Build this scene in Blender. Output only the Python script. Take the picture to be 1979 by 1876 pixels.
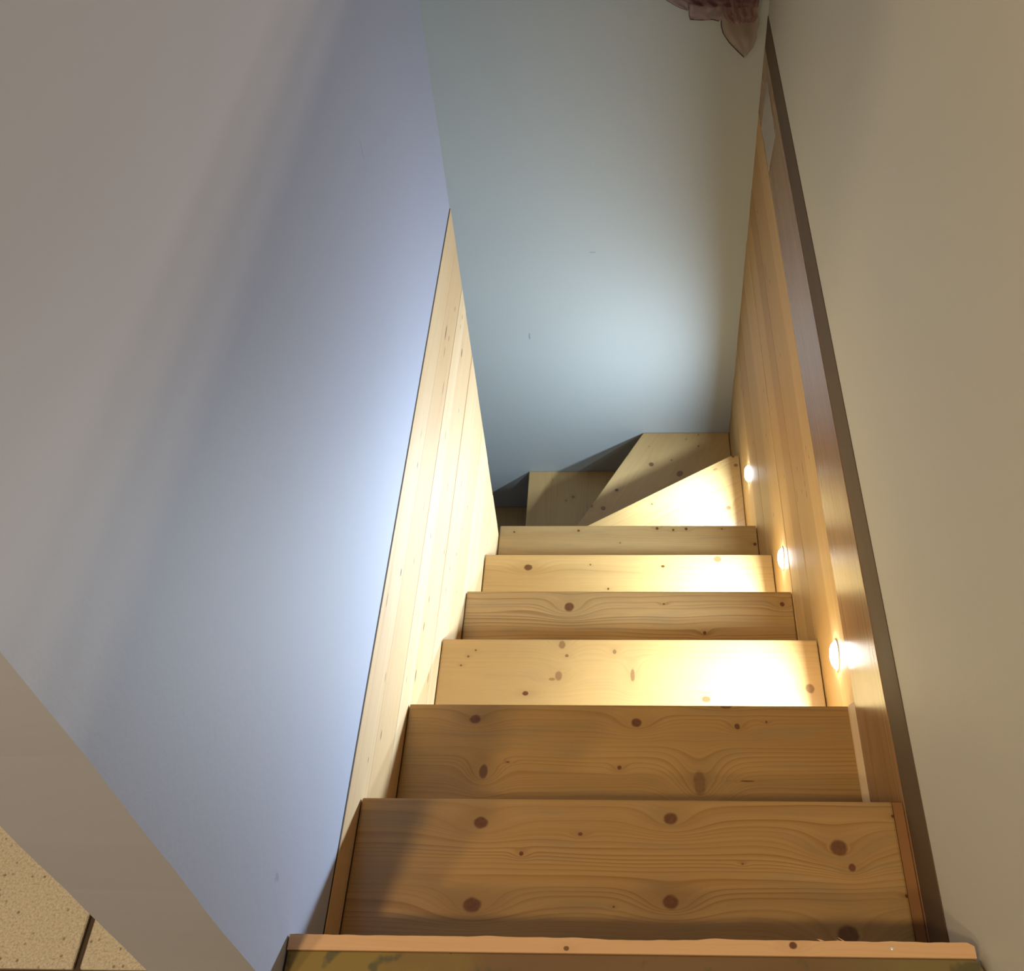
import bpy, bmesh, math, random
from mathutils import Vector, Matrix, noise

for o in list(bpy.data.objects):
    bpy.data.objects.remove(o, do_unlink=True)
scene = bpy.context.scene
COL = scene.collection

# ------------------------------------------------------------------ camera
cam_d = bpy.data.cameras.new('camera')
cam = bpy.data.objects.new('camera', cam_d)
COL.objects.link(cam)
Rv = Vector((0.99931733, 0.02059046, -0.03067424))
Uv = Vector((0.00755642, 0.69881397, 0.71526354))
Fv = Vector((-0.0361632, 0.71500704, -0.69818132))
M = Matrix((Rv, Uv, -Fv)).transposed().to_4x4()
M.translation = Vector((0.32876907, -0.33240236, 1.15288492))
cam.matrix_world = M
cam_d.sensor_fit = 'HORIZONTAL'
cam_d.sensor_width = 36.0
cam_d.lens = 2129.70 * 36.0 / 1979.0
cam_d.shift_x = (989.5 - 1132.2) / 1979.0
cam_d.shift_y = (621.88 - 938.0) / 1979.0
cam_d.clip_start = 0.02
scene.camera = cam

# ------------------------------------------------------------------ world, lights, exposure
W = bpy.data.worlds.new('world')
scene.world = W
W.use_nodes = True
W.node_tree.nodes['Background'].inputs[0].default_value = (1.0, 0.91, 0.80, 1)
W.node_tree.nodes['Background'].inputs[1].default_value = 0.13

LED_POWER = 7.4
LED_COLOR = (0.60, 0.80, 1.0)
def area(name, loc, target, size, power, color, spread=math.pi):
    l = bpy.data.lights.new(name, 'AREA')
    l.shape = 'DISK'; l.size = size; l.energy = power; l.color = color; l.spread = spread
    o = bpy.data.objects.new(name, l)
    COL.objects.link(o)
    o.location = loc
    o.rotation_euler = (Vector(target) - Vector(loc)).to_track_quat('-Z', 'Y').to_euler()
    return o
# two warm ceiling lamps of the upstairs room, behind and to the left of the photographer
WARM = (1.0, 0.78, 0.46)
area('ceiling_lamp_light', (-0.30, -0.95, 2.40), (0.35, 0.6, -0.3), 0.12, 23.0, WARM)
area('ceiling_lamp_light', (-0.85, -1.35, 2.40), (0.35, 0.6, -0.3), 0.14, 16.0, WARM)
# three more lamps of the same kind in the room beyond the half wall on the right;
# the top of that wall throws their soft stepped shadow edges across the left wall
for lx, ly in ((2.9, -0.4), (3.3, 0.5), (3.75, -0.2)):
    area('ceiling_lamp_light', (lx, ly, 2.40), (lx - 1.2, ly, 0.0), 0.16, 19.0, WARM)

scene.view_settings.view_transform = 'Standard'
scene.view_settings.look = 'None'
scene.view_settings.exposure = 0.15
scene.view_settings.gamma = 1.0
scene.view_settings.use_curve_mapping = False

RUN = 0.22127
RISE = 0.20
XR = 0.659
YB = 1.972

# ------------------------------------------------------------------ material helpers
class NT:
    def __init__(s, tree):
        s.t = tree
    def n(s, typ, **kw):
        nd = s.t.nodes.new(typ)
        for k, v in kw.items():
            setattr(nd, k, v)
        return nd
    def link(s, a, b):
        s.t.links.new(a, b)
    def put(s, sock, v):
        if isinstance(v, bpy.types.NodeSocket):
            s.link(v, sock)
        else:
            sock.default_value = v
    def m(s, op, a, b=None, c=None, clamp=False):
        nd = s.n('ShaderNodeMath', operation=op, use_clamp=clamp)
        s.put(nd.inputs[0], a)
        if b is not None: s.put(nd.inputs[1], b)
        if c is not None: s.put(nd.inputs[2], c)
        return nd.outputs[0]
    def dot(s, a, v):
        nd = s.n('ShaderNodeVectorMath', operation='DOT_PRODUCT')
        s.put(nd.inputs[0], a); nd.inputs[1].default_value = v
        return nd.outputs['Value']
    def xyz(s, x, y, z=0.0):
        nd = s.n('ShaderNodeCombineXYZ')
        s.put(nd.inputs[0], x); s.put(nd.inputs[1], y); s.put(nd.inputs[2], z)
        return nd.outputs[0]
    def noise(s, vec, scale, detail=2.0, rough=0.5):
        nd = s.n('ShaderNodeTexNoise')
        s.put(nd.inputs['Vector'], vec)
        nd.inputs['Scale'].default_value = scale
        nd.inputs['Detail'].default_value = detail
        nd.inputs['Roughness'].default_value = rough
        return nd.outputs['Fac']
    def maprange(s, v, a, b, c=0.0, d=1.0, smooth=False):
        nd = s.n('ShaderNodeMapRange')
        if smooth: nd.interpolation_type = 'SMOOTHSTEP'
        s.put(nd.inputs[0], v)
        nd.inputs[1].default_value = a; nd.inputs[2].default_value = b
        nd.inputs[3].default_value = c; nd.inputs[4].default_value = d
        return nd.outputs[0]
    def mix(s, f, a, b):
        nd = s.n('ShaderNodeMix', data_type='RGBA')
        s.put(nd.inputs['Factor'], f)
        s.put(nd.inputs['A'], a if isinstance(a, bpy.types.NodeSocket) else tuple(a) + (1,))
        s.put(nd.inputs['B'], b if isinstance(b, bpy.types.NodeSocket) else tuple(b) + (1,))
        return nd.outputs['Result']

def new_mat(name):
    m = bpy.data.materials.new(name)
    m.use_nodes = True
    return m, NT(m.node_tree), m.node_tree.nodes['Principled BSDF']

def knot_group():
    g = bpy.data.node_groups.new('knot', 'ShaderNodeTree')
    I = g.interface
    for nm in ('u', 'v', 'cu', 'cv', 'ru', 'rv', 'dark', 'rag', 'warp', 'mask', 'halo'):
        I.new_socket(nm, in_out='INPUT', socket_type='NodeSocketFloat')
    for nm in ('warp', 'mask', 'halo'):
        I.new_socket(nm, in_out='OUTPUT', socket_type='NodeSocketFloat')
    T = NT(g)
    gi = T.n('NodeGroupInput'); go = T.n('NodeGroupOutput')
    i = {s.name: s for s in gi.outputs if s.name}
    dv0 = T.m('SUBTRACT', i['v'], i['cv'])
    du = T.m('DIVIDE', T.m('SUBTRACT', i['u'], i['cu']), i['ru'])
    dv = T.m('DIVIDE', dv0, i['rv'])
    dv2 = T.m('MULTIPLY', dv, dv)
    r2 = T.m('ADD', T.m('MULTIPLY', du, du), dv2)
    duw = T.m('MULTIPLY', du, 0.55)
    rw = T.m('ADD', T.m('MULTIPLY', duw, duw), dv2)
    w1 = T.m('DIVIDE', T.m('MULTIPLY', dv0, -1.25), T.m('ADD', rw, 0.8))
    w2 = T.m('MULTIPLY', T.m('MULTIPLY', i['rv'], 2.6), T.m('EXPONENT', T.m('MULTIPLY', rw, -0.16)))
    T.link(T.m('ADD', i['warp'], T.m('ADD', w1, w2)), go.inputs['warp'])
    rr = T.m('ADD', T.m('SQRT', r2), i['rag'])
    mk = T.m('MULTIPLY', T.maprange(rr, 1.15, 0.72, smooth=True), i['dark'])
    T.link(T.m('MAXIMUM', i['mask'], mk), go.inputs['mask'])
    hl = T.m('MULTIPLY', T.maprange(T.m('SQRT', rw), 3.2, 0.9, smooth=True), i['dark'])
    T.link(T.m('MAXIMUM', i['halo'], hl), go.inputs['halo'])
    return g
KG = knot_group()

def pine(name, U, V, knots=(), seed=0.0, spec=0.5, light=(0.60, 0.37, 0.155), dark=(0.40, 0.195, 0.06),
         rough=0.34, coat=0.0, period=0.0075, lines=0.55, specks=0.0, stain=None, stain_amt=0.0,
         wav=0.012, knotcol=(0.095, 0.036, 0.014)):
    m, T, bsdf = new_mat(name)
    tc = T.n('ShaderNodeTexCoord')
    P = tc.outputs['Object']
    u = T.dot(P, U); v = T.dot(P, V)
    lowf = T.noise(T.xyz(T.m('MULTIPLY', u, 2.6), T.m('MULTIPLY', v, 9.0), seed), 1.0, 2.0)
    warp = T.m('MULTIPLY', T.m('SUBTRACT', lowf, 0.5), wav * 2)
    rag = T.m('MULTIPLY', T.m('SUBTRACT', T.noise(T.xyz(T.m('MULTIPLY', u, 120), T.m('MULTIPLY', v, 120), seed), 1.0, 2.0), 0.5), 0.30)
    mask = None; halo = None
    for k in knots:
        cu, cv, ru, rv = k[:4]
        dk = k[4] if len(k) > 4 else 1.0
        g = T.n('ShaderNodeGroup'); g.node_tree = KG
        T.link(u, g.inputs['u']); T.link(v, g.inputs['v'])
        g.inputs['cu'].default_value = cu; g.inputs['cv'].default_value = cv
        g.inputs['ru'].default_value = ru; g.inputs['rv'].default_value = rv
        g.inputs['dark'].default_value = dk
        T.link(rag, g.inputs['rag'])
        T.link(warp, g.inputs['warp'])
        if mask is not None:
            T.link(mask, g.inputs['mask']); T.link(halo, g.inputs['halo'])
        warp = g.outputs['warp']; mask = g.outputs['mask']; halo = g.outputs['halo']
    psi = T.m('ADD', v, warp)
    # growth rings: thin late-wood lines that follow psi, with uneven spacing
    jit = T.noise(T.xyz(T.m('MULTIPLY', u, 0.8), T.m('MULTIPLY', psi, 38.0), seed + 3.1), 1.0, 1.0)
    ph = T.m('ADD', T.m('DIVIDE', psi, period), T.m('MULTIPLY', jit, 5.0))
    fr = T.m('FRACT', ph)
    ring = T.m('POWER', fr, 3.5)
    ring = T.m('MULTIPLY', ring, T.maprange(fr, 1.0, 0.93))
    amp = T.maprange(T.noise(T.xyz(T.m('MULTIPLY', u, 1.6), T.m('MULTIPLY', psi, 26.0), seed + 8.7), 1.0, 1.0), 0.32, 0.68, 0.12, 1.0)
    ring = T.m('MULTIPLY', T.m('MULTIPLY', ring, amp), lines * 1.5)
    fib = T.noise(T.xyz(T.m('MULTIPLY', u, 7.0), T.m('MULTIPLY', psi, 520.0), seed + 5.5), 1.0, 3.0, 0.6)
    fib = T.m('MULTIPLY', T.m('SUBTRACT', fib, 0.5), 0.55)
    broad = T.noise(T.xyz(T.m('MULTIPLY', u, 1.3), T.m('MULTIPLY', psi, 14.0), seed + 1.3), 1.0, 2.0)
    broad = T.m('MULTIPLY', T.m('SUBTRACT', broad, 0.5), 0.9)
    f = T.m('ADD', T.m('ADD', ring, fib), T.m('ADD', broad, 0.22), clamp=True)
    col = T.mix(f, light, dark)
    if stain is not None:
        sn = T.noise(T.xyz(T.m('MULTIPLY', u, 9.0), T.m('MULTIPLY', psi, 60.0), seed + 9.0), 1.0, 3.0)
        s1 = T.m('MULTIPLY', T.m('POWER', T.maprange(sn, 0.5, 0.75), 1.0), stain_amt)
        col = T.mix(s1, col, stain)
    if specks > 0:
        vo = T.n('ShaderNodeTexVoronoi', feature='F1')
        vo.inputs['Scale'].default_value = 1.0
        T.link(T.xyz(T.m('MULTIPLY', u, 16.0), T.m('MULTIPLY', v, 42.0), seed), vo.inputs['Vector'])
        wn = T.n('ShaderNodeTexWhiteNoise', noise_dimensions='3D')
        T.link(vo.outputs['Position'], wn.inputs['Vector'])
        thr = T.m('GREATER_THAN', wn.outputs['Value'], 1.0 - specks)
        sp = T.m('MULTIPLY', T.maprange(vo.outputs['Distance'], 0.16, 0.05, smooth=True), thr)
        col = T.mix(T.m('MULTIPLY', sp, 0.85), col, (0.12, 0.06, 0.03))
    if mask is not None:
        col = T.mix(T.m('MULTIPLY', halo, 0.22), col, tuple(0.8 * c for c in dark))
        kn = T.noise(T.xyz(T.m('MULTIPLY', u, 260), T.m('MULTIPLY', v, 260), seed), 1.0, 2.0)
        kc = T.mix(kn, knotcol, tuple(min(1, 2.2 * c) for c in knotcol))
        col = T.mix(mask, col, kc)
    T.link(col, bsdf.inputs['Base Color'])
    bsdf.inputs['Roughness'].default_value = rough
    bsdf.inputs['Coat Weight'].default_value = coat
    bsdf.inputs['Specular IOR Level'].default_value = spec
    bsdf.inputs['Coat Roughness'].default_value = 0.06
    bp = T.n('ShaderNodeBump')
    bp.inputs['Strength'].default_value = 0.12
    bp.inputs['Distance'].default_value = 0.001
    T.link(T.m('SUBTRACT', 1.0, f), bp.inputs['Height'])
    T.link(bp.outputs[0], bsdf.inputs['Normal'])
    return m

def paint(name, col, rough=0.62, bump=0.12, marks=()):
    m, T, bsdf = new_mat(name)
    tc = T.n('ShaderNodeTexCoord')
    P = tc.outputs['Object']
    n1 = T.noise(P, 3.0, 3.0)
    c = T.mix(n1, tuple(x * 0.97 for x in col), tuple(min(1, x * 1.03) for x in col))
    # a few faint scuffs with a place of their own
    for (ctr, rad, amt) in marks:
        mp = T.n('ShaderNodeVectorMath', operation='SUBTRACT')
        T.link(P, mp.inputs[0]); mp.inputs[1].default_value = ctr
        ms = T.n('ShaderNodeVectorMath', operation='DIVIDE')
        T.link(mp.outputs[0], ms.inputs[0]); ms.inputs[1].default_value = rad
        ln = T.n('ShaderNodeVectorMath', operation='LENGTH')
        T.link(ms.outputs[0], ln.inputs[0])
        sn = T.noise(P, 160.0, 3.0)
        d = T.m('ADD', ln.outputs['Value'], T.m('MULTIPLY', T.m('SUBTRACT', sn, 0.5), 2.2))
        c = T.mix(T.m('MULTIPLY', T.maprange(d, 1.0, 0.3, smooth=True), amt), c, (0.12, 0.11, 0.12))
    T.link(c, bsdf.inputs['Base Color'])
    bsdf.inputs['Roughness'].default_value = rough
    bp = T.n('ShaderNodeBump')
    bp.inputs['Strength'].default_value = bump
    bp.inputs['Distance'].default_value = 0.002
    T.link(T.noise(P, 90.0, 4.0, 0.6), bp.inputs['Height'])
    T.link(bp.outputs[0], bsdf.inputs['Normal'])
    return m

def plain(name, col, rough=0.5, metal=0.0, emit=None, es=0.0, alpha=1.0):
    m, T, b = new_mat(name)
    tc = T.n('ShaderNodeTexCoord')
    n = T.noise(tc.outputs['Object'], 60.0, 3.0)
    T.link(T.mix(n, tuple(c * 0.85 for c in col), tuple(min(1, c * 1.12) for c in col)), b.inputs['Base Color'])
    b.inputs['Roughness'].default_value = rough
    b.inputs['Metallic'].default_value = metal
    b.inputs['Alpha'].default_value = alpha
    if emit:
        b.inputs['Emission Color'].default_value = tuple(emit) + (1,)
        b.inputs['Emission Strength'].default_value = es
    return m

# ------------------------------------------------------------------ mesh helpers
def link_mesh(name, bm, mat, parent=None, smooth=False):
    me = bpy.data.meshes.new(name)
    bmesh.ops.recalc_face_normals(bm, faces=bm.faces)
    bm.to_mesh(me); bm.free()
    if smooth:
        for p in me.polygons: p.use_smooth = True
    me.materials.append(mat)
    o = bpy.data.objects.new(name, me)
    COL.objects.link(o)
    if parent is not None:
        o.parent = parent
        # meshes are written in world metres; undo the parent's offset
        loc = Vector((0, 0, 0)); p = parent
        while p is not None:
            loc -= p.location; p = p.parent
        o.location = loc
    return o

def box_bm(x0, x1, y0, y1, z0, z1, bev=0.0, seg=2):
    bm = bmesh.new()
    bmesh.ops.create_cube(bm, size=1.0)
    for v in bm.verts:
        v.co = Vector(((x0 + x1) / 2 + v.co.x * (x1 - x0), (y0 + y1) / 2 + v.co.y * (y1 - y0), (z0 + z1) / 2 + v.co.z * (z1 - z0)))
    if bev > 0:
        bmesh.ops.bevel(bm, geom=list(bm.edges), offset=bev, segments=seg, affect='EDGES', profile=0.6)
    return bm

def prism_bm(pts, z0, z1, bev=0.0):
    bm = bmesh.new()
    a = [bm.verts.new((x, y, z0)) for x, y in pts]
    b = [bm.verts.new((x, y, z1)) for x, y in pts]
    n = len(pts)
    bm.faces.new(a[::-1]); bm.faces.new(b)
    for i in range(n):
        bm.faces.new((a[i], a[(i + 1) % n], b[(i + 1) % n], b[i]))
    bmesh.ops.recalc_face_normals(bm, faces=bm.faces)
    if bev > 0:
        es = [e for e in bm.edges if all(abs(v.co.z - z1) < 1e-6 for v in e.verts)]
        bmesh.ops.bevel(bm, geom=es, offset=bev, segments=2, affect='EDGES', profile=0.6)
    return bm

def join_boxes(lst, bev=0.0):
    bm = bmesh.new()
    for b in lst:
        t = box_bm(*b, bev=bev)
        me = bpy.data.meshes.new('tmp'); t.to_mesh(me); t.free()
        bm.from_mesh(me); bpy.data.meshes.remove(me)
    return bm

def structure(o, label=None):
    o['kind'] = 'structure'
    if label: o['label'] = label
    return o

def thing(name, loc, label, cat, group=None):
    o = bpy.data.objects.new(name, None)
    COL.objects.link(o)
    o.location = loc
    o.empty_display_size = 0.05
    o['label'] = label; o['category'] = cat
    if group: o['group'] = group
    return o

# ------------------------------------------------------------------ materials
m_wall_left = paint('cool_tinted_wall_paint', (0.385, 0.395, 0.485), marks=[  # white paint tinted bluish to carry the step lights' cool cast
    ((0.0, 0.035, 0.075), (0.03, 0.006, 0.008), 0.30), ((0.0, 0.80, 0.35), (0.03, 0.002, 0.02), 0.35)])
m_wall_back = paint('back_wall_paint', (0.40, 0.415, 0.395), marks=[
    ((0.043, 1.972, -1.154), (0.003, 0.03, 0.018), 0.5), ((0.24, 1.972, -0.83), (0.010, 0.03, 0.004), 0.35)])
m_wall_right = paint('right_wall_paint', (0.60, 0.55, 0.43))
m_black = plain('dark_gap', (0.012, 0.010, 0.010), 0.9)
m_stone = None

# ------------------------------------------------------------------ walls
def wavy_wall(name, mat, x, y0, y1, z0, z1, thick, jitter=0.0012, edge_seed=0.0):
    """block wall whose room face is at x, with slightly uneven plastered edges"""
    bm = bmesh.new()
    ny, nz = 2, 60
    def P(side, j, k):
        yy = y0 if j == 0 else y1
        zz = z0 + (z1 - z0) * k / nz
        d = noise.noise(Vector((zz * 7.0, j * 5.3 + edge_seed, side * 2.1))) * jitter * 1.6 + noise.noise(Vector((zz * 40.0, j * 5.3, side))) * jitter * 0.5
        return (x if side == 0 else x - thick, yy + d, zz)
    g = {}
    for s in (0, 1):
        for j in (0, 1):
            for k in range(nz + 1):
                g[s, j, k] = bm.verts.new(P(s, j, k))
    for k in range(nz):
        bm.faces.new((g[0, 0, k], g[0, 1, k], g[0, 1, k + 1], g[0, 0, k + 1]))
        bm.faces.new((g[1, 0, k], g[1, 0, k + 1], g[1, 1, k + 1], g[1, 1, k]))
        bm.faces.new((g[0, 0, k], g[0, 0, k + 1], g[1, 0, k + 1], g[1, 0, k]))
        bm.faces.new((g[0, 1, k], g[1, 1, k], g[1, 1, k + 1], g[0, 1, k + 1]))
    bm.faces.new((g[0, 0, 0], g[1, 0, 0], g[1, 1, 0], g[0, 1, 0]))
    bm.faces.new((g[0, 0, nz], g[0, 1, nz], g[1, 1, nz], g[1, 0, nz]))
    return bm

T_W = 0.096
wl = link_mesh('wall_left', wavy_wall('wall_left', m_wall_left, 0.0, -0.046, 1.291, -0.1295, 2.6, T_W), m_wall_left)
structure(wl, 'white plastered wall on the left of the stairwell ending in a narrow upright face')
# core of the wall below the plaster, behind the pine panelling
lc = link_mesh('wall_core', join_boxes([(-T_W, -0.022, -0.046, 1.291, -3.0, -0.1325)]), m_wall_left, wl)
gp = link_mesh('shadow_gap', join_boxes([(-0.0219, -0.0006, 0.004, 1.29, -0.1376, -0.1297)]), m_black, wl)
gp['label'] = 'dark line where the plaster meets the pine panel'
# return wall under the upper floor, along the lower flight
wr2 = link_mesh('wall_return', join_boxes([(-3.0, -T_W - 0.002, 1.19, 1.29, -3.0, 2.6)]), m_wall_left)
structure(wr2, 'plastered wall beside the lower flight that turns left')

wb = link_mesh('wall_back', join_boxes([(-3.0, 0.80, YB, YB + 0.12, -3.0, 2.6)]), m_wall_back)
structure(wb, 'plain pale wall facing the stairs at the turn')

def right_wall():
    bm = bmesh.new()
    # face with wavy lower edge (z about -0.127) and backing below
    ny = 90
    x = 0.6605; X2 = 0.80
    ys = [-2.2 + (YB + 2.2) * i / ny for i in range(ny + 1)]
    lo, hi, lo2, hi2 = [], [], [], []
    for y in ys:
        d = noise.noise(Vector((y * 9.0, 3.3, 0))) * 0.006 + noise.noise(Vector((y * 45.0, 1.3, 0))) * 0.002
        lo.append(bm.verts.new((x, y, -0.127 + d)))
        hi.append(bm.verts.new((x, y, 0.95)))
        lo2.append(bm.verts.new((X2, y, -0.127 + d)))
        hi2.append(bm.verts.new((X2, y, 0.95)))
    for i in range(ny):
        bm.faces.new((lo[i], hi[i], hi[i + 1], lo[i + 1]))
        bm.faces.new((lo2[i], lo2[i + 1], hi2[i + 1], hi2[i]))
        bm.faces.new((lo[i], lo[i + 1], lo2[i + 1], lo2[i]))
        bm.faces.new((hi[i], hi2[i], hi2[i + 1], hi[i + 1]))
    bm.faces.new((lo[0], lo2[0], hi2[0], hi[0]))
    bm.faces.new((lo[-1], hi[-1], hi2[-1], lo2[-1]))
    return bm
wr = link_mesh('wall_right', right_wall(), m_wall_right)
structure(wr, 'plain cream wall on the right above the varnished board')
link_mesh('wall_core', join_boxes([(0.684, 0.80, -2.2, YB, -3.0, -0.136)]), m_wall_right, wr)

# ------------------------------------------------------------------ upper floor of tiles and landing board
def tile_mat():
    m, T, b = new_mat('speckled_tile')
    tc = T.n('ShaderNodeTexCoord'); P = tc.outputs['Object']
    n1 = T.noise(P, 18.0, 4.0, 0.6)
    c = T.mix(n1, (0.46, 0.385, 0.285), (0.56, 0.48, 0.37))
    n2 = T.noise(P, 420.0, 4.0, 0.75)
    c = T.mix(T.maprange(n2, 0.42, 0.70), c, (0.70, 0.62, 0.50))
    c = T.mix(T.maprange(n2, 0.46, 0.30), c, (0.36, 0.27, 0.17))
    vo = T.n('ShaderNodeTexVoronoi'); vo.inputs['Scale'].default_value = 150.0
    T.link(P, vo.inputs['Vector'])
    wn = T.n('ShaderNodeTexWhiteNoise', noise_dimensions='3D')
    T.link(vo.outputs['Position'], wn.inputs['Vector'])
    sp = T.m('MULTIPLY', T.maprange(vo.outputs['Distance'], 0.30, 0.12), T.m('GREATER_THAN', wn.outputs['Value'], 0.62))
    c = T.mix(T.m('MULTIPLY', sp, 0.75), c, (0.16, 0.09, 0.05))
    T.link(c, b.inputs['Base Color'])
    b.inputs['Roughness'].default_value = 0.38
    return m
m_tile = tile_mat()
m_grout = plain('dark_grout', (0.075, 0.045, 0.028), 0.9)
fl = link_mesh('floor', join_boxes([(-2.4, -T_W - 0.002, -2.2, 1.188, -0.06, -0.006), (-T_W - 0.001, -0.004, -2.2, -0.048, -0.06, -0.006)]), m_grout)
structure(fl, 'upstairs floor of beige speckled tiles with dark joints')
TS = 0.33; G = 0.0035
tx = [-0.197 - TS * k for k in range(0, 6)]
ty0 = -0.0275
tile_first = None
for k in range(7):
    xa = -0.197 - TS * (k) if k > 0 else -0.197
    x1 = (-T_W - 0.003) if k == 0 else (-0.197 - TS * (k - 1) - G)
    x0 = -0.197 + G if k == 0 else -0.197 - TS * k + G
    for j in range(-5, 4):
        y0 = ty0 + TS * j + G
        y1 = ty0 + TS * (j + 1) - G
        x1b = x1
        if k == 0 and j < 0:
            x1b = -0.006
        y1 = min(y1, 1.186)
        if y1 - y0 < 0.02: continue
        t = link_mesh('tile', box_bm(x0, x1b, y0, y1, -0.0055, 0.0, bev=0.0012, seg=1), m_tile, fl)

def landing_mat():
    m, T, b = new_mat('stained_landing_board')
    tc = T.n('ShaderNodeTexCoord'); P = tc.outputs['Object']
    x = T.dot(P, (1, 0, 0)); y = T.dot(P, (0, 1, 0))
    n1 = T.noise(T.xyz(T.m('MULTIPLY', x, 4.0), T.m('MULTIPLY', y, 14.0)), 1.0, 4.0, 0.6)
    base = T.mix(n1, (0.145, 0.072, 0.030), (0.215, 0.125, 0.052))
    # old ochre paint left at the left end
    ed = T.m('ADD', x, T.m('MULTIPLY', T.m('SUBTRACT', T.noise(P, 14.0, 4.0), 0.5), 0.16))
    base = T.mix(T.maprange(ed, 0.21, 0.09, smooth=True), base, (0.25, 0.165, 0.035))
    base = T.mix(T.maprange(ed, 0.48, 0.60, smooth=True), base, (0.20, 0.145, 0.055))
    n2 = T.noise(P, 32.0, 3.0)
    base = T.mix(T.maprange(n2, 0.60, 0.70, smooth=True), base, (0.105, 0.088, 0.036))
    n3 = T.noise(T.xyz(T.m('MULTIPLY', x, 90), T.m('MULTIPLY', y, 90), 4.0), 1.0, 1.0)
    base = T.mix(T.maprange(n3, 0.74, 0.80), base, (0.05, 0.03, 0.02))
    n4 = T.noise(T.xyz(T.m('MULTIPLY', x, 130), T.m('MULTIPLY', y, 130), 9.0), 1.0, 0.0)
    base = T.mix(T.maprange(n4, 0.85, 0.88), base, (0.75, 0.68, 0.5))
    T.link(base, b.inputs['Base Color'])
    b.inputs['Roughness'].default_value = 0.55
    return m
m_landing = landing_mat()
lb_pts = [(0.002, -1.5), (0.658, -1.5), (0.6585, -0.03), (0.657, -0.016), (0.653, -0.008), (0.648, -0.0055), (0.002, -0.0055)]
landing = link_mesh('landing_board', prism_bm(lb_pts, -0.035, -0.0015, bev=0.001), m_landing)
landing['label'] = 'dark brown paint-stained landing board at the head of the stairs'
landing['category'] = 'landing'

# ------------------------------------------------------------------ staircase
stair = thing('staircase', (0.33, 0.0, 0.0), 'closed pine staircase going down and turning left with winder steps', 'staircase')
X1, Y1, Z1 = (1, 0, 0), (0, 1, 0), (0, 0, 1)

def tread_knots(lst):
    return [(a, b, c, d, e) for (a, b, c, d, e) in lst]
TK = {
 1: [(0.150, 0.192, .0090, .0072, .95), (0.378, 0.199, .0090, .0072, .95), (0.574, 0.167, .0105, .0095, .95), (0.586, 0.145, .0045, .0045, 1),
     (0.148, 0.100, .0110, .0085, .95), (0.375, 0.106, .0095, .0080, .95), (0.571, 0.073, .0130, .0110, 1), (0.201, 0.157, .0026, .0026, 1),
     (0.270, 0.180, .003, .0022, .9), (0.643, 0.204, .002, .002, 1), (0.643, 0.115, .002, .002, 1), (0.31, 0.10, .0016, .0013, .8), (0.46, 0.148, .0016, .0013, .7)],
 2: [(0.102, 0.419, .0080, .0070, 1), (0.340, 0.415, .0080, .0072, 1), (0.121, 0.341, .0062, .0110, .85), (0.428, 0.327, .0090, .0180, .55),
     (0.487, 0.410, .0042, .0045, 1), (0.315, 0.348, .0032, .0032, 1), (0.155, 0.355, .003, .0013, .8), (0.495, 0.330, .011, .0012, .8), (0.53, 0.417, .002, .002, .8), (0.473, 0.4405, .009, .003, .9)],
 3: [(0.213, 0.653, .0060, .0080, .6), (0.209, 0.594, .0065, .0090, .55), (0.198, 0.588, .006, .003, .5), (0.336, 0.596, .0040, .0120, .6), (0.459, 0.553, .0080, .0060, .8),
     (0.635, 0.573, .0080, .0085, .7), (0.154, 0.562, .0055, .0042, 1), (0.050, 0.630, .0022, .002, .9), (0.039, 0.613, .0022, .002, .9),
     (0.062, 0.642, .0018, .0018, .9), (0.305, 0.640, .0035, .0045, .6), (0.222, 0.632, .0035, .003, .7)],
 4: [(0.211, 0.849, .0100, .0105, .95), (0.479, 0.792, .0036, .0042, 1), (0.637, 0.856, .0048, .0055, 1), (0.401, 0.856, .003, .002, .9)],
 5: [(0.102, 1.072, .0100, .0085, .95), (0.409, 1.075, .0045, .0035, 1), (0.534, 1.094, .0095, .0085, .75), (0.285, 1.016, .0025, .003, 1), (0.244, 1.079, .002, .002, 1)],
 6: [(0.204, 1.312, .0040, .0036, 1), (0.405, 1.319, .0042, .0046, 1), (0.446, 1.314, .0032, .004, 1), (0.479, 1.317, .0042, .0046, 1),
     (0.650, 1.271, .0045, .005, 1), (0.039, 1.308, .0026, .0025, 1), (0.570, 1.317, .0026, .002, .9), (0.31, 1.275, .002, .002, .7)],
}
LIGHT = [(0.50, 0.300, 0.115), (0.47, 0.275, 0.095), (0.55, 0.335, 0.125), (0.52, 0.325, 0.135), (0.55, 0.345, 0.130), (0.51, 0.325, 0.135)]
DARK = [(0.31, 0.155, 0.045), (0.29, 0.145, 0.04), (0.42, 0.24, 0.085), (0.31, 0.165, 0.055), (0.42, 0.25, 0.085), (0.34, 0.21, 0.075)]
TH = 0.032
for n in range(1, 7):
    mt = pine('pine_tread_%d' % n, X1, Y1, TK[n], seed=n * 7.7, light=LIGHT[n - 1], dark=DARK[n - 1], rough=0.26,
              period=[.0062, .0068, .0085, .0095, .0088, .0062][n - 1], lines=[.75, .6, .4, .95, .55, .4][n - 1],
              stain=(0.22, 0.19, 0.115), stain_amt=[.34, .28, .12, .28, .1, .25][n - 1], wav=[.010, .008, .010, .016, .014, .006][n - 1])
    x1 = 0.645 if n == 1 else XR - 0.001
    ya = (n - 1) * RUN - 0.030
    if n == 1: ya = -0.0035
    link_mesh('tread', box_bm(0.0012, x1, ya, n * RUN, -n * RISE - TH, -n * RISE, bev=0.0028), mt, stair)
m_riser = pine('pine_riser', X1, Z1, (), seed=71.0, light=(0.58, 0.37, 0.16), dark=(0.43, 0.23, 0.08))
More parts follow.
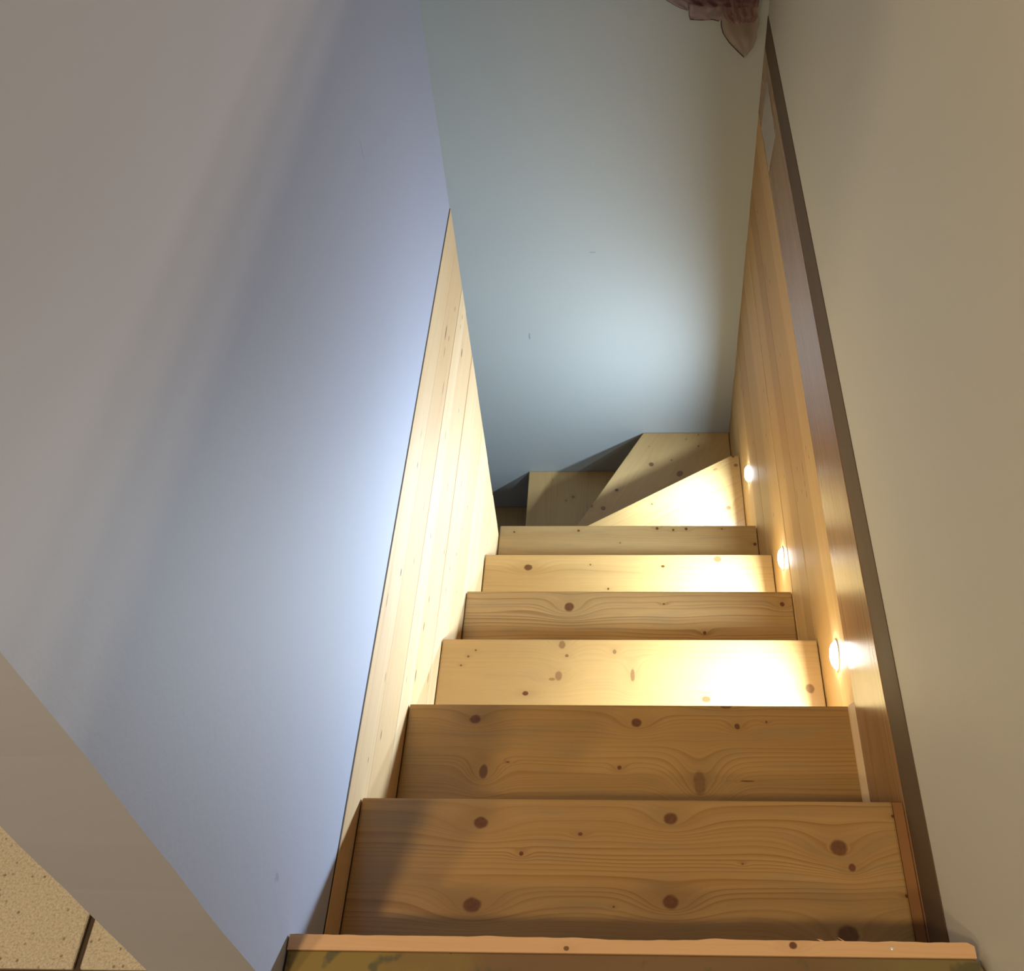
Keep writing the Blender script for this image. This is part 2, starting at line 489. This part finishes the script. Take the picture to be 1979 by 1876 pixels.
for n in range(2, 8):
    y = (n - 1) * RUN - 0.026
    link_mesh('riser', box_bm(0.0012, XR - 0.001, y - 0.018, y, -n * RISE + 0.0005, -(n - 1) * RISE - TH - 0.0005, bev=0.001, seg=1), m_riser, stair)
# top riser whose raw upper edge shows as the pale strip along the landing
m_strip = pine('raw_pine_edge', X1, Y1, [(0.268, -0.001, .0028, .0022, .9), (0.482, 0.004, .0040, .0034, 1)], seed=33.0,
               light=(0.74, 0.46, 0.25), dark=(0.62, 0.34, 0.16), rough=0.6, lines=.5, period=.004)
def strip_bm():
    bm = bmesh.new()
    N = 110
    rows = []
    for i in range(N + 1):
        x = 0.0015 + (0.6515 - 0.0015) * i / N
        d = noise.noise(Vector((x * 60, 0, 0))) * 0.0007 + max(0, noise.noise(Vector((x * 23, 5, 0)))) * 0.0010
        yb = 0.0082 + d - (0.0015 if 0.28 < x < 0.40 else 0.0) * math.sin(max(0, min(1, (x - 0.28) / 0.12)) * math.pi)
        if x > 0.645: yb -= 0.003 * ((x - 0.645) / 0.0065) ** 2
        rows.append([bm.verts.new((x, -0.0050, 0.0005)), bm.verts.new((x, yb, 0.0003)), bm.verts.new((x, yb - 0.001, -0.1995)), bm.verts.new((x, -0.0050, -0.1995))])
    for i in range(N):
        a, b = rows[i], rows[i + 1]
        for k in range(4):
            bm.faces.new((a[k], b[k], b[(k + 1) % 4], a[(k + 1) % 4]))
    bm.faces.new(rows[0]); bm.faces.new(rows[-1][::-1])
    return bm
st = link_mesh('top_riser', strip_bm(), m_strip, stair)
st['label'] = 'pale raw edge of the top riser along the landing'
m_nail = plain('white_nail', (0.85, 0.85, 0.86), 0.3, metal=0.3)
bm = bmesh.new()
bmesh.ops.create_uvsphere(bm, u_segments=12, v_segments=8, radius=0.0018, matrix=Matrix.Translation((0.5745, 0.0025, 0.0006)) @ Matrix.Diagonal((1, 1, 0.4, 1)))
nl = link_mesh('nail_head', bm, m_nail, st, smooth=True); nl['label'] = 'small white nail head'
# wood splinters of the raw edge
bm = bmesh.new()
random.seed(4)
for i in range(7):
    x = 0.505 + 0.028 * random.random(); a = random.uniform(-0.5, 0.9)
    L = random.uniform(0.004, 0.009)
    p0 = Vector((x, 0.0082, -0.0004)); p1 = p0 + Vector((-math.cos(a) * L, 0.0006 + abs(math.sin(a)) * L * .6, 0.001))
    w = Vector((0.0002, 0.0004, 0))
    vs = [bm.verts.new(p0 - w), bm.verts.new(p0 + w), bm.verts.new(p1), bm.verts.new(p0 + Vector((0, 0, -0.0005)))]
    bm.faces.new((vs[0], vs[1], vs[2])); bm.faces.new((vs[0], vs[2], vs[3])); bm.faces.new((vs[1], vs[3], vs[2])); bm.faces.new((vs[0], vs[3], vs[1]))
link_mesh('splinters', bm, m_strip, st)['kind'] = 'stuff'

# winder treads
def rot2(a):
    c, s = math.cos(a), math.sin(a)
    return (c, s, 0), (-s, c, 0)
def uv(pt, U, V):
    return (pt[0] * U[0] + pt[1] * U[1], pt[0] * V[0] + pt[1] * V[1])
U7, V7 = rot2(math.radians(30.6))
k7 = [((.614, 1.529), .007, .007, .75), ((.646, 1.680), .0065, .006, .8), ((.640, 1.712), .005, .005, .9), ((.399, 1.542), .003, .003, .9), ((.549, 1.515), .0025, .0025, .7), ((.585, 1.665), .008, .004, .4)]
m7 = pine('pine_winder_first', U7, V7, [uv(p, U7, V7) + (a, b, c) for p, a, b, c in k7], seed=51, light=(0.56, 0.36, 0.145), dark=(0.42, 0.235, 0.075), lines=.6, period=.010)
w1 = [(0.001, 1.2995), (0.658, 1.2995), (0.658, 1.716), (0.634, 1.716), (0.001, 1.3405)]
link_mesh('winder_tread', prism_bm(w1, -1.4 - TH, -1.4, bev=0.0028), m7, stair)
U8, V8 = rot2(math.radians(60.4))
k8 = [((.406, 1.842), .0085, .0085, .9), ((.494, 1.805), .013, .010, .8), ((.297, 1.742), .006, .006, 1), ((.218, 1.683), .007, .007, .9), ((.256, 1.673), .008, .008, .85), ((.327, 1.884), .006, .008, .8), ((.558, 1.915), .003, .003, .9), ((.470, 1.859), .0025, .0025, .9), ((.52, 1.944), .002, .002, .9), ((.56, 1.962), .003, .002, .9), ((.40, 1.915), .003, .002, .6)]
m8 = pine('pine_winder_second', U8, V8, [uv(p, U8, V8) + (a, b, c) for p, a, b, c in k8], seed=61, light=(0.56, 0.36, 0.15), dark=(0.42, 0.24, 0.08), lines=.25, period=.009)
w2 = [(0.001, 1.3), (0.16, 1.40), (0.658, 1.69), (0.658, YB - 0.001), (0.383, YB - 0.001), (0.001, 1.3005)]
w2 = [(0.001, 1.301), (0.658, 1.68), (0.658, YB - 0.001), (0.383, YB - 0.001)]
link_mesh('winder_tread', prism_bm(w2, -1.6 - TH, -1.6, bev=0.0028), m8, stair)
k9 = [(1.865, -.151, .006, .006, .6), (1.850, -.128, .004, .004, .6), (1.972, -.161, .003, .003, .5), (1.935, -.08, .002, .002, .6)]
m9 = pine('pine_winder_third', (0, 1, 0), (-1, 0, 0), k9, seed=65, light=(0.60, 0.39, 0.16), dark=(0.45, 0.26, 0.085), lines=.35, period=.012)
w3 = [(0.001, 1.3015), (0.40, YB - 0.001), (-0.001, YB - 0.001), (-0.001, 1.3015)]
w3 = [(-0.0005, 1.3015), (0.05, 1.32), (0.43, YB - 0.001), (-0.0005, YB - 0.001)]
link_mesh('winder_tread', prism_bm(w3, -1.8 - TH, -1.8, bev=0.0028), m9, stair)
for i in range(3):
    zz = -2.0 - 0.2 * i
    link_mesh('tread', box_bm(-0.221 * (i + 1), -0.221 * i + 0.03, 1.2925, YB - 0.001, zz - TH, zz, bev=0.0028), pine('pine_lower_tread_%d' % i, (0, 1, 0), (-1, 0, 0), [(1.80, .03 + .2 * i, .004, .004, .9)], seed=80 + i * 5, light=(0.56, 0.38, 0.17), dark=(0.42, 0.25, 0.085), lines=.3), stair)
    link_mesh('riser', box_bm(-0.221 * i + 0.008, -0.221 * i + 0.026, 1.2925, YB - 0.001, zz, zz + 0.2 - TH - 0.0005), m_riser, stair)
# risers under the winder nosings
def riser_between(p, q, z, inset=0.024):
    p = Vector(p); q = Vector(q); d = (q - p).normalized(); nrm = Vector((d.y, -d.x))
    a, b = p + nrm * inset, q + nrm * inset
    c, e = q + nrm * (inset + .018), p + nrm * (inset + .018)
    link_mesh('riser', prism_bm([a[:], b[:], c[:], e[:]], z - 0.2 + 0.0005, z - TH - 0.0005), m_riser, stair)
riser_between((0.06, 1.375), (0.630, 1.712), -1.4)
riser_between((0.05, 1.39), (0.365, 1.945), -1.6)

# ------------------------------------------------------------------ pine panelling, left
pl = thing('wall_panelling', (0.0, 0.0, -0.14), 'brightly lit pine plank panelling along the left side of the stairs', 'panelling')
zl = [-0.1375, -0.232, -0.339, -0.411, -0.537, -0.655, -0.77, -0.90, -1.03, -1.16, -1.30, -1.45, -1.66]
LK = {0: [(0.552, -0.216, .007, .0032, .95), (0.473, -0.162, .012, .0022, .7), (0.393, -0.225, .008, .0018, .7), (0.27, -0.205, .004, .0018, .7), (0.80, -0.20, .010, .0016, .5)],
      1: [(1.092, -0.262, .020, .0042, .85), (1.055, -0.275, .014, .0022, .8), (0.997, -0.309, .018, .0024, .8), (0.62, -0.29, .006, .002, .7), (0.73, -0.30, .016, .0018, .6)],
      2: [(0.95, -0.385, .014, .002, .7), (0.46, -0.36, .006, .0016, .6)],
      3: [(0.591, -0.433, .009, .0028, 1), (0.648, -0.444, .007, .0024, 1), (0.500, -0.423, .011, .003, 1), (1.200, -0.428, .012, .0045, 1), (0.549, -0.524, .010, .0025, .85), (0.90, -0.47, .012, .002, .7)],
      4: [(0.866, -0.640, .004, .003, .9), (0.75, -0.58, .003, .0025, .8), (1.005, -0.60, .010, .0024, .8)],
      5: [(1.02, -0.70, .007, .0028, .9)]}
lt = [(0.66, 0.46, 0.25), (0.60, 0.40, 0.20), (0.68, 0.49, 0.27), (0.63, 0.43, 0.22)]
for i in range(len(zl) - 1):
    z1, z0 = zl[i] - 0.0006, zl[i + 1] + 0.0006
    mp = pine('pine_left_plank_%d' % i, Y1, Z1, LK.get(i, ()), seed=100 + i * 3.7, light=lt[i % 4], dark=(0.56, 0.33, 0.14),
              rough=0.5, spec=.3, lines=.5, period=.013, specks=.22, wav=.010, knotcol=(0.10, 0.04, 0.018))
    off = [0, .0004, .0001, .0006][i % 4]
    link_mesh('plank', box_bm(-0.0215, -off, 0.0095, 1.3000 if i % 2 else 1.2995, z0, z1, bev=0.0007, seg=1), mp, pl)

# ------------------------------------------------------------------ pine panelling, right
pr = thing('wall_panelling', (XR, 0.0, -0.38), 'pine plank panelling on the right side of the stairs, holding the round step lights', 'panelling')
zr = [-0.384, -0.470, -0.615, -0.695, -0.790, -0.93, -1.07, -1.20, -1.34, -1.48, -1.66]
RK = {0: [(0.967, -0.445, .006, .002, .7), (0.933, -0.43, .004, .002, .7)],
      1: [(1.619, -0.59, .030, .004, .4), (0.967, -0.506, .020, .003, .6), (0.973, -0.600, .016, .003, .6), (0.933, -0.508, .008, .003, .6)],
      4: [(1.355, -0.873, .003, .003, .7), (1.038, -0.84, .004, .003, .6)],
      6: [(1.759, -1.176, .012, .005, .8)], 7: [(1.82, -1.215, .012, .004, .8)]}
lr = [(0.66, 0.43, 0.18), (0.54, 0.345, 0.145), (0.47, 0.285, 0.115), (0.60, 0.38, 0.16)]
for i in range(len(zr) - 1):
    z1, z0 = zr[i] - 0.0005, zr[i + 1] + 0.0005
    mp = pine('pine_right_plank_%d' % i, Y1, Z1, RK.get(i, ()), seed=200 + i * 4.3, light=lr[i % 4], dark=(0.47, 0.27, 0.10),
              rough=0.55, spec=.22, lines=.45, period=.014, specks=.10, wav=.010, knotcol=(0.12, 0.05, 0.02))
    off = [0, .0005, .0002, .0007][i % 4]
    link_mesh('plank', box_bm(XR + off, XR + 0.0245, 0.0095, YB - 0.001, z0, z1, bev=0.0007, seg=1), mp, pr)

bm = bmesh.new()  # bevel added to catch light, coloured paler, for the panel's lit sliver
pp = [(0.6588, -0.3838), (0.6588, -0.3997), (0.6515, -0.3997), (0.6525, -0.3960)]
aa = [bm.verts.new((x, 0.1925, z)) for x, z in pp]; bb = [bm.verts.new((x, 0.4415, z)) for x, z in pp]
bm.faces.new(aa); bm.faces.new(bb[::-1])
for i in range(4): bm.faces.new((aa[i], aa[(i + 1) % 4], bb[(i + 1) % 4], bb[i]))
cs_ = link_mesh('lit_panel_sliver', bm, pine('pale_lit_sliver', Y1, Z1, (), seed=291, light=(0.74, 0.53, 0.30), dark=(0.62, 0.40, 0.19), lines=.2), stair)
cs_['label'] = 'thin added bevel for the lit sliver of panel along the right end of the second tread'

# varnished board above the right panelling, and the dark strip over it
m_board = pine('varnished_board', Y1, Z1, (), seed=301, light=(0.35, 0.19, 0.080), dark=(0.20, 0.09, 0.034), rough=0.27, spec=.28, coat=0.0,
               lines=.5, period=.016, wav=.008)
bd = link_mesh('varnished_board', box_bm(XR - 0.0004, XR + 0.0245, 0.0095, YB - 0.0005, -0.3835, -0.199, bev=0.001), m_board)
bd['label'] = 'glossy reddish-brown board running along the top of the right-hand panelling'
bd['category'] = 'board'
m_dark = pine('dark_strip', Y1, Z1, (), seed=311, light=(0.12, 0.070, 0.028), dark=(0.075, 0.040, 0.015), rough=0.7, lines=.2, period=.02)
ds = link_mesh('edge_strip', box_bm(XR + 0.0003, XR + 0.0245, 0.0095, YB - 0.0005, -0.1987, -0.120, bev=0.0005, seg=1), m_dark)
ds['label'] = 'dark brown strip between the glossy board and the cream right wall'
ds['category'] = 'strip'
m_red = pine('reddish_filler', Y1, Z1, (), seed=321, light=(0.36, 0.17, 0.06), dark=(0.22, 0.09, 0.03), rough=0.4, lines=.3)
fs = link_mesh('end_strip', box_bm(0.6455, XR - 0.0006, 0.0095, 0.222, -0.235, -0.2035, bev=0.001), m_red, stair)
fs['label'] = 'reddish filler strip beside the top tread'

# ------------------------------------------------------------------ round step lights
m_lens = plain('lamp_lens', (0.9, 0.9, 0.9), 0.4, emit=(0.80, 0.91, 1.0), es=100.0)
m_ring = plain('lamp_ring', (0.86, 0.86, 0.85), 0.45)
def step_light(loc, label):
    t = thing('step_light', loc, label, 'lamp', 'round lights set in the right-hand panelling')
    bm = bmesh.new()
    prof = [(0.0240, 0.0), (0.0242, 0.0014), (0.0234, 0.0022), (0.0215, 0.0022), (0.0210, 0.001), (0.0210, 0.0)]
    N = 40; rings = []
    for k in range(N):
        a = 2 * math.pi * k / N
        rings.append([bm.verts.new((loc[0] - h, loc[1] + r * math.cos(a), loc[2] + r * math.sin(a))) for r, h in prof])
    for k in range(N):
        p, q = rings[k], rings[(k + 1) % N]
        for j in range(len(prof) - 1):
            bm.faces.new((p[j], p[j + 1], q[j + 1], q[j]))
    link_mesh('bezel', bm, m_ring, t, smooth=True)
    bm = bmesh.new(); rings = []
    prof = [(0.0209, 0.0012), (0.0200, 0.0045), (0.0165, 0.0078), (0.0110, 0.0098), (0.005, 0.0106)]
    for k in range(N):
        a = 2 * math.pi * k / N
        rings.append([bm.verts.new((loc[0] - h, loc[1] + r * math.cos(a), loc[2] + r * math.sin(a))) for r, h in prof])
    tip = bm.verts.new((loc[0] - 0.0108, loc[1], loc[2]))
    for k in range(N):
        p, q = rings[k], rings[(k + 1) % N]
        for j in range(len(prof) - 1):
            bm.faces.new((p[j], p[j + 1], q[j + 1], q[j]))
        bm.faces.new((p[-1], tip, q[-1]))
    l = link_mesh('lens', bm, m_lens, t, smooth=True)
    l['label'] = 'glowing white lens'
    a = area('lamp_beam', (loc[0] - 0.0125, loc[1], loc[2]), (0, loc[1], loc[2]), 0.026, LED_POWER, LED_COLOR, spread=math.radians(172))
    a.parent = t; a.matrix_parent_inverse = Matrix.Translation(-Vector(loc))
    return t
step_light((XR, 0.555, -0.455), 'glowing round step light nearest the top of the stairs, largest of the three')
step_light((XR, 0.999, -0.853), 'glowing round step light between the nearest and the farthest one')
step_light((XR, 1.528, -1.244), 'glowing round step light farthest down, beside the corner winder step')

# ------------------------------------------------------------------ paper note on the board
def paper_mat():
    m, T, b = new_mat('printed_paper')
    tc = T.n('ShaderNodeTexCoord'); P = tc.outputs['Object']
    y = T.dot(P, (0, 1, 0)); z = T.dot(P, (0, 0, 1))
    row = T.m('FRACT', T.m('MULTIPLY', T.m('ADD', z, T.m('MULTIPLY', y, 0.11)), 95.0))
    inrow = T.m('MULTIPLY', T.m('GREATER_THAN', row, 0.35), T.m('LESS_THAN', row, 0.72))
    w = T.noise(T.xyz(T.m('MULTIPLY', y, 260.0), T.m('FLOOR', T.m('MULTIPLY', T.m('ADD', z, T.m('MULTIPLY', y, 0.11)), 95.0))), 1.0, 1.0)
    ink = T.m('MULTIPLY', inrow, T.maprange(w, 0.42, 0.52))
    b.inputs['Specular IOR Level'].default_value = 0.1
    T.link(T.mix(T.m('MULTIPLY', ink, 0.28), (0.95, 0.86, 0.72), (0.20, 0.17, 0.15)), b.inputs['Base Color'])
    b.inputs['Roughness'].default_value = 0.8
    return m
m_paper = paper_mat()
bm = bmesh.new()
cs = [(1.869, -0.224), (1.678, -0.246), (1.705, -0.366), (1.889, -0.372)]
N = 12
grid = {}
for i in range(N + 1):
    for j in range(N + 1):
        s, t = i / N, j / N
        y = (1 - s) * (1 - t) * cs[0][0] + s * (1 - t) * cs[1][0] + s * t * cs[2][0] + (1 - s) * t * cs[3][0]
        z = (1 - s) * (1 - t) * cs[0][1] + s * (1 - t) * cs[1][1] + s * t * cs[2][1] + (1 - s) * t * cs[3][1]
        x = XR - 0.0012 - 0.0012 * (0.5 + 0.5 * math.sin(s * 5 + t * 3)) - 0.003 * max(0, s * t - 0.8)
        grid[i, j] = bm.verts.new((x, y, z))
for i in range(N):
    for j in range(N):
        bm.faces.new((grid[i, j], grid[i + 1, j], grid[i + 1, j + 1], grid[i, j + 1]))
geo = bmesh.ops.solidify(bm, geom=list(bm.faces), thickness=0.0003)
pn = link_mesh('paper_note', bm, m_paper)
pn['label'] = 'pale printed paper note stuck askew on the far end of the glossy right-hand board'
pn['category'] = 'paper'

# ------------------------------------------------------------------ organza ribbon bow in the far right corner
def organza(name, col, alpha):
    m, T, b = new_mat(name)
    tc = T.n('ShaderNodeTexCoord'); P = tc.outputs['UV']
    n = T.noise(T.n('ShaderNodeTexCoord').outputs['Object'], 140.0, 3.0)
    T.link(T.mix(n, tuple(c * .75 for c in col), tuple(c * 1.25 for c in col)), b.inputs['Base Color'])
    b.inputs['Roughness'].default_value = 0.55
    b.inputs['Alpha'].default_value = alpha
    b.inputs['Sheen Weight'].default_value = 0.5
    return m
m_org = organza('purple_brown_organza', (0.17, 0.060, 0.055), 0.72)
m_org_l = organza('sheer_brown_organza', (0.20, 0.095, 0.045), 0.60)
m_org_d = organza('dark_red_organza', (0.07, 0.012, 0.014), 0.95)
m_hem = plain('hem_thread', (0.05, 0.022, 0.012), 0.8)
YR = YB - 0.035
bow = thing('ribbon_bow', (0.56, YR, -0.02), 'sheer purple-brown organza ribbon bow hanging high on the back wall', 'ribbon')
def cloth(name, left, right, mat, folds, amp, seed, n=28, m_=24, yoff=0.0):
    """ruled cloth between two polylines given top to bottom, gathered into folds"""
    def samp(pl, t):
        k = t * (len(pl) - 1); i = min(int(k), len(pl) - 2); f = k - i
        return Vector(pl[i]).lerp(Vector(pl[i + 1]), f)
    bm = bmesh.new(); g = {}
    for i in range(n + 1):
        t = i / n
        a, b = samp(left, t), samp(right, t)
        for j in range(m_ + 1):
            s = j / m_
            p = a.lerp(b, s)
            fold = math.sin(s * folds * 2 * math.pi + seed + 1.2 * math.sin(t * 3 + seed)) * amp * (0.4 + 0.6 * (1 - t))
            fold += noise.noise(Vector((s * 4, t * 4, seed))) * amp
            g[i, j] = bm.verts.new((p.x, YR + yoff + fold, p.y))
    for i in range(n):
        for j in range(m_):
            bm.faces.new((g[i, j], g[i, j + 1], g[i + 1, j + 1], g[i + 1, j]))
    o = link_mesh(name, bm, mat, bow, smooth=True)
    return o
def hem(pts, r=0.0011, parent=None):
    cu = bpy.data.curves.new('hem', 'CURVE'); cu.dimensions = '3D'; cu.bevel_depth = r; cu.bevel_resolution = 2
    sp = cu.splines.new('POLY'); sp.points.add(len(pts) - 1)
    for q, p in zip(sp.points, pts): q.co = (p[0], YR - 0.002, p[1], 1)
    tmp = bpy.data.objects.new('hem', cu)
    me = bpy.data.meshes.new_from_object(tmp)
    bpy.data.objects.remove(tmp)
    me.materials.clear(); me.materials.append(m_hem)
    o = bpy.data.objects.new('hem', me); COL.objects.link(o)
    o.parent = parent
    loc = Vector((0, 0, 0)); p = parent
    while p is not None:
        loc -= p.location; p = p.parent
    o.location = loc
    return o
tail_l = [(0.548, -0.055), (0.549, -0.085), (0.550, -0.110), (0.551, -0.125), (0.556, -0.143), (0.572, -0.168), (0.592, -0.190), (0.608, -0.2065)]
tail_r = [(0.628, -0.055), (0.628, -0.090), (0.634, -0.108), (0.6365, -0.120), (0.634, -0.138), (0.634, -0.158), (0.628, -0.182), (0.612, -0.205)]
c = cloth('tail', tail_l, tail_r, m_org_l, 2.5, 0.0035, 1.0, yoff=0.0)
hem(tail_l[2:], parent=c)
gl = [(0.545, -0.02), (0.548, -0.06), (0.551, -0.09), (0.557, -0.105), (0.572, -0.118)]
gr = [(0.632, -0.02), (0.630, -0.06), (0.628, -0.08), (0.632, -0.100), (0.622, -0.116)]
cloth('gather', gl, gr, m_org, 4.5, 0.006, 2.0, yoff=-0.004)
ll = [(0.472, -0.02), (0.474, -0.060), (0.4755, -0.085), (0.480, -0.107)]
lr_ = [(0.552, -0.02), (0.552, -0.060), (0.551, -0.090), (0.551, -0.110)]
c = cloth('loop', ll, lr_, m_org, 2.0, 0.005, 4.0, yoff=-0.002)
hem([(0.4755, -0.075), (0.477, -0.095), (0.480, -0.107), (0.505, -0.109), (0.530, -0.108), (0.545, -0.112)], parent=c)
cloth('loop', [(0.400, -0.02), (0.415, -0.055), (0.440, -0.073), (0.470, -0.086)], [(0.478, -0.02), (0.478, -0.05), (0.478, -0.070), (0.478, -0.0875)], m_org, 2.0, 0.004, 6.0, yoff=0.001)
cloth('band', [(0.40, 0.03), (0.43, -0.02), (0.46, -0.058), (0.49, -0.072)], [(0.64, 0.03), (0.637, -0.02), (0.632, -0.06), (0.630, -0.078)], m_org_d, 5, 0.006, 9.0, yoff=-0.008)
# a knot that gathers the cloth, just above the frame
bm = bmesh.new()
bmesh.ops.create_uvsphere(bm, u_segments=20, v_segments=14, radius=0.022, matrix=Matrix.Translation((0.555, YR - 0.004, 0.03)) @ Matrix.Diagonal((1, 0.7, 1.2, 1)))
for v in bm.verts:
    v.co += (v.co - Vector((0.555, YR - 0.004, 0.03))).normalized() * noise.noise(v.co * 60) * 0.004
link_mesh('knot', bm, m_org_d, bow, smooth=True)
# cord that holds the bow to the wall
bm = box_bm(0.552, 0.558, YR - 0.004, YB - 0.0005, 0.045, 0.050, bev=0.001)
link_mesh('hook', bm, m_hem, bow)
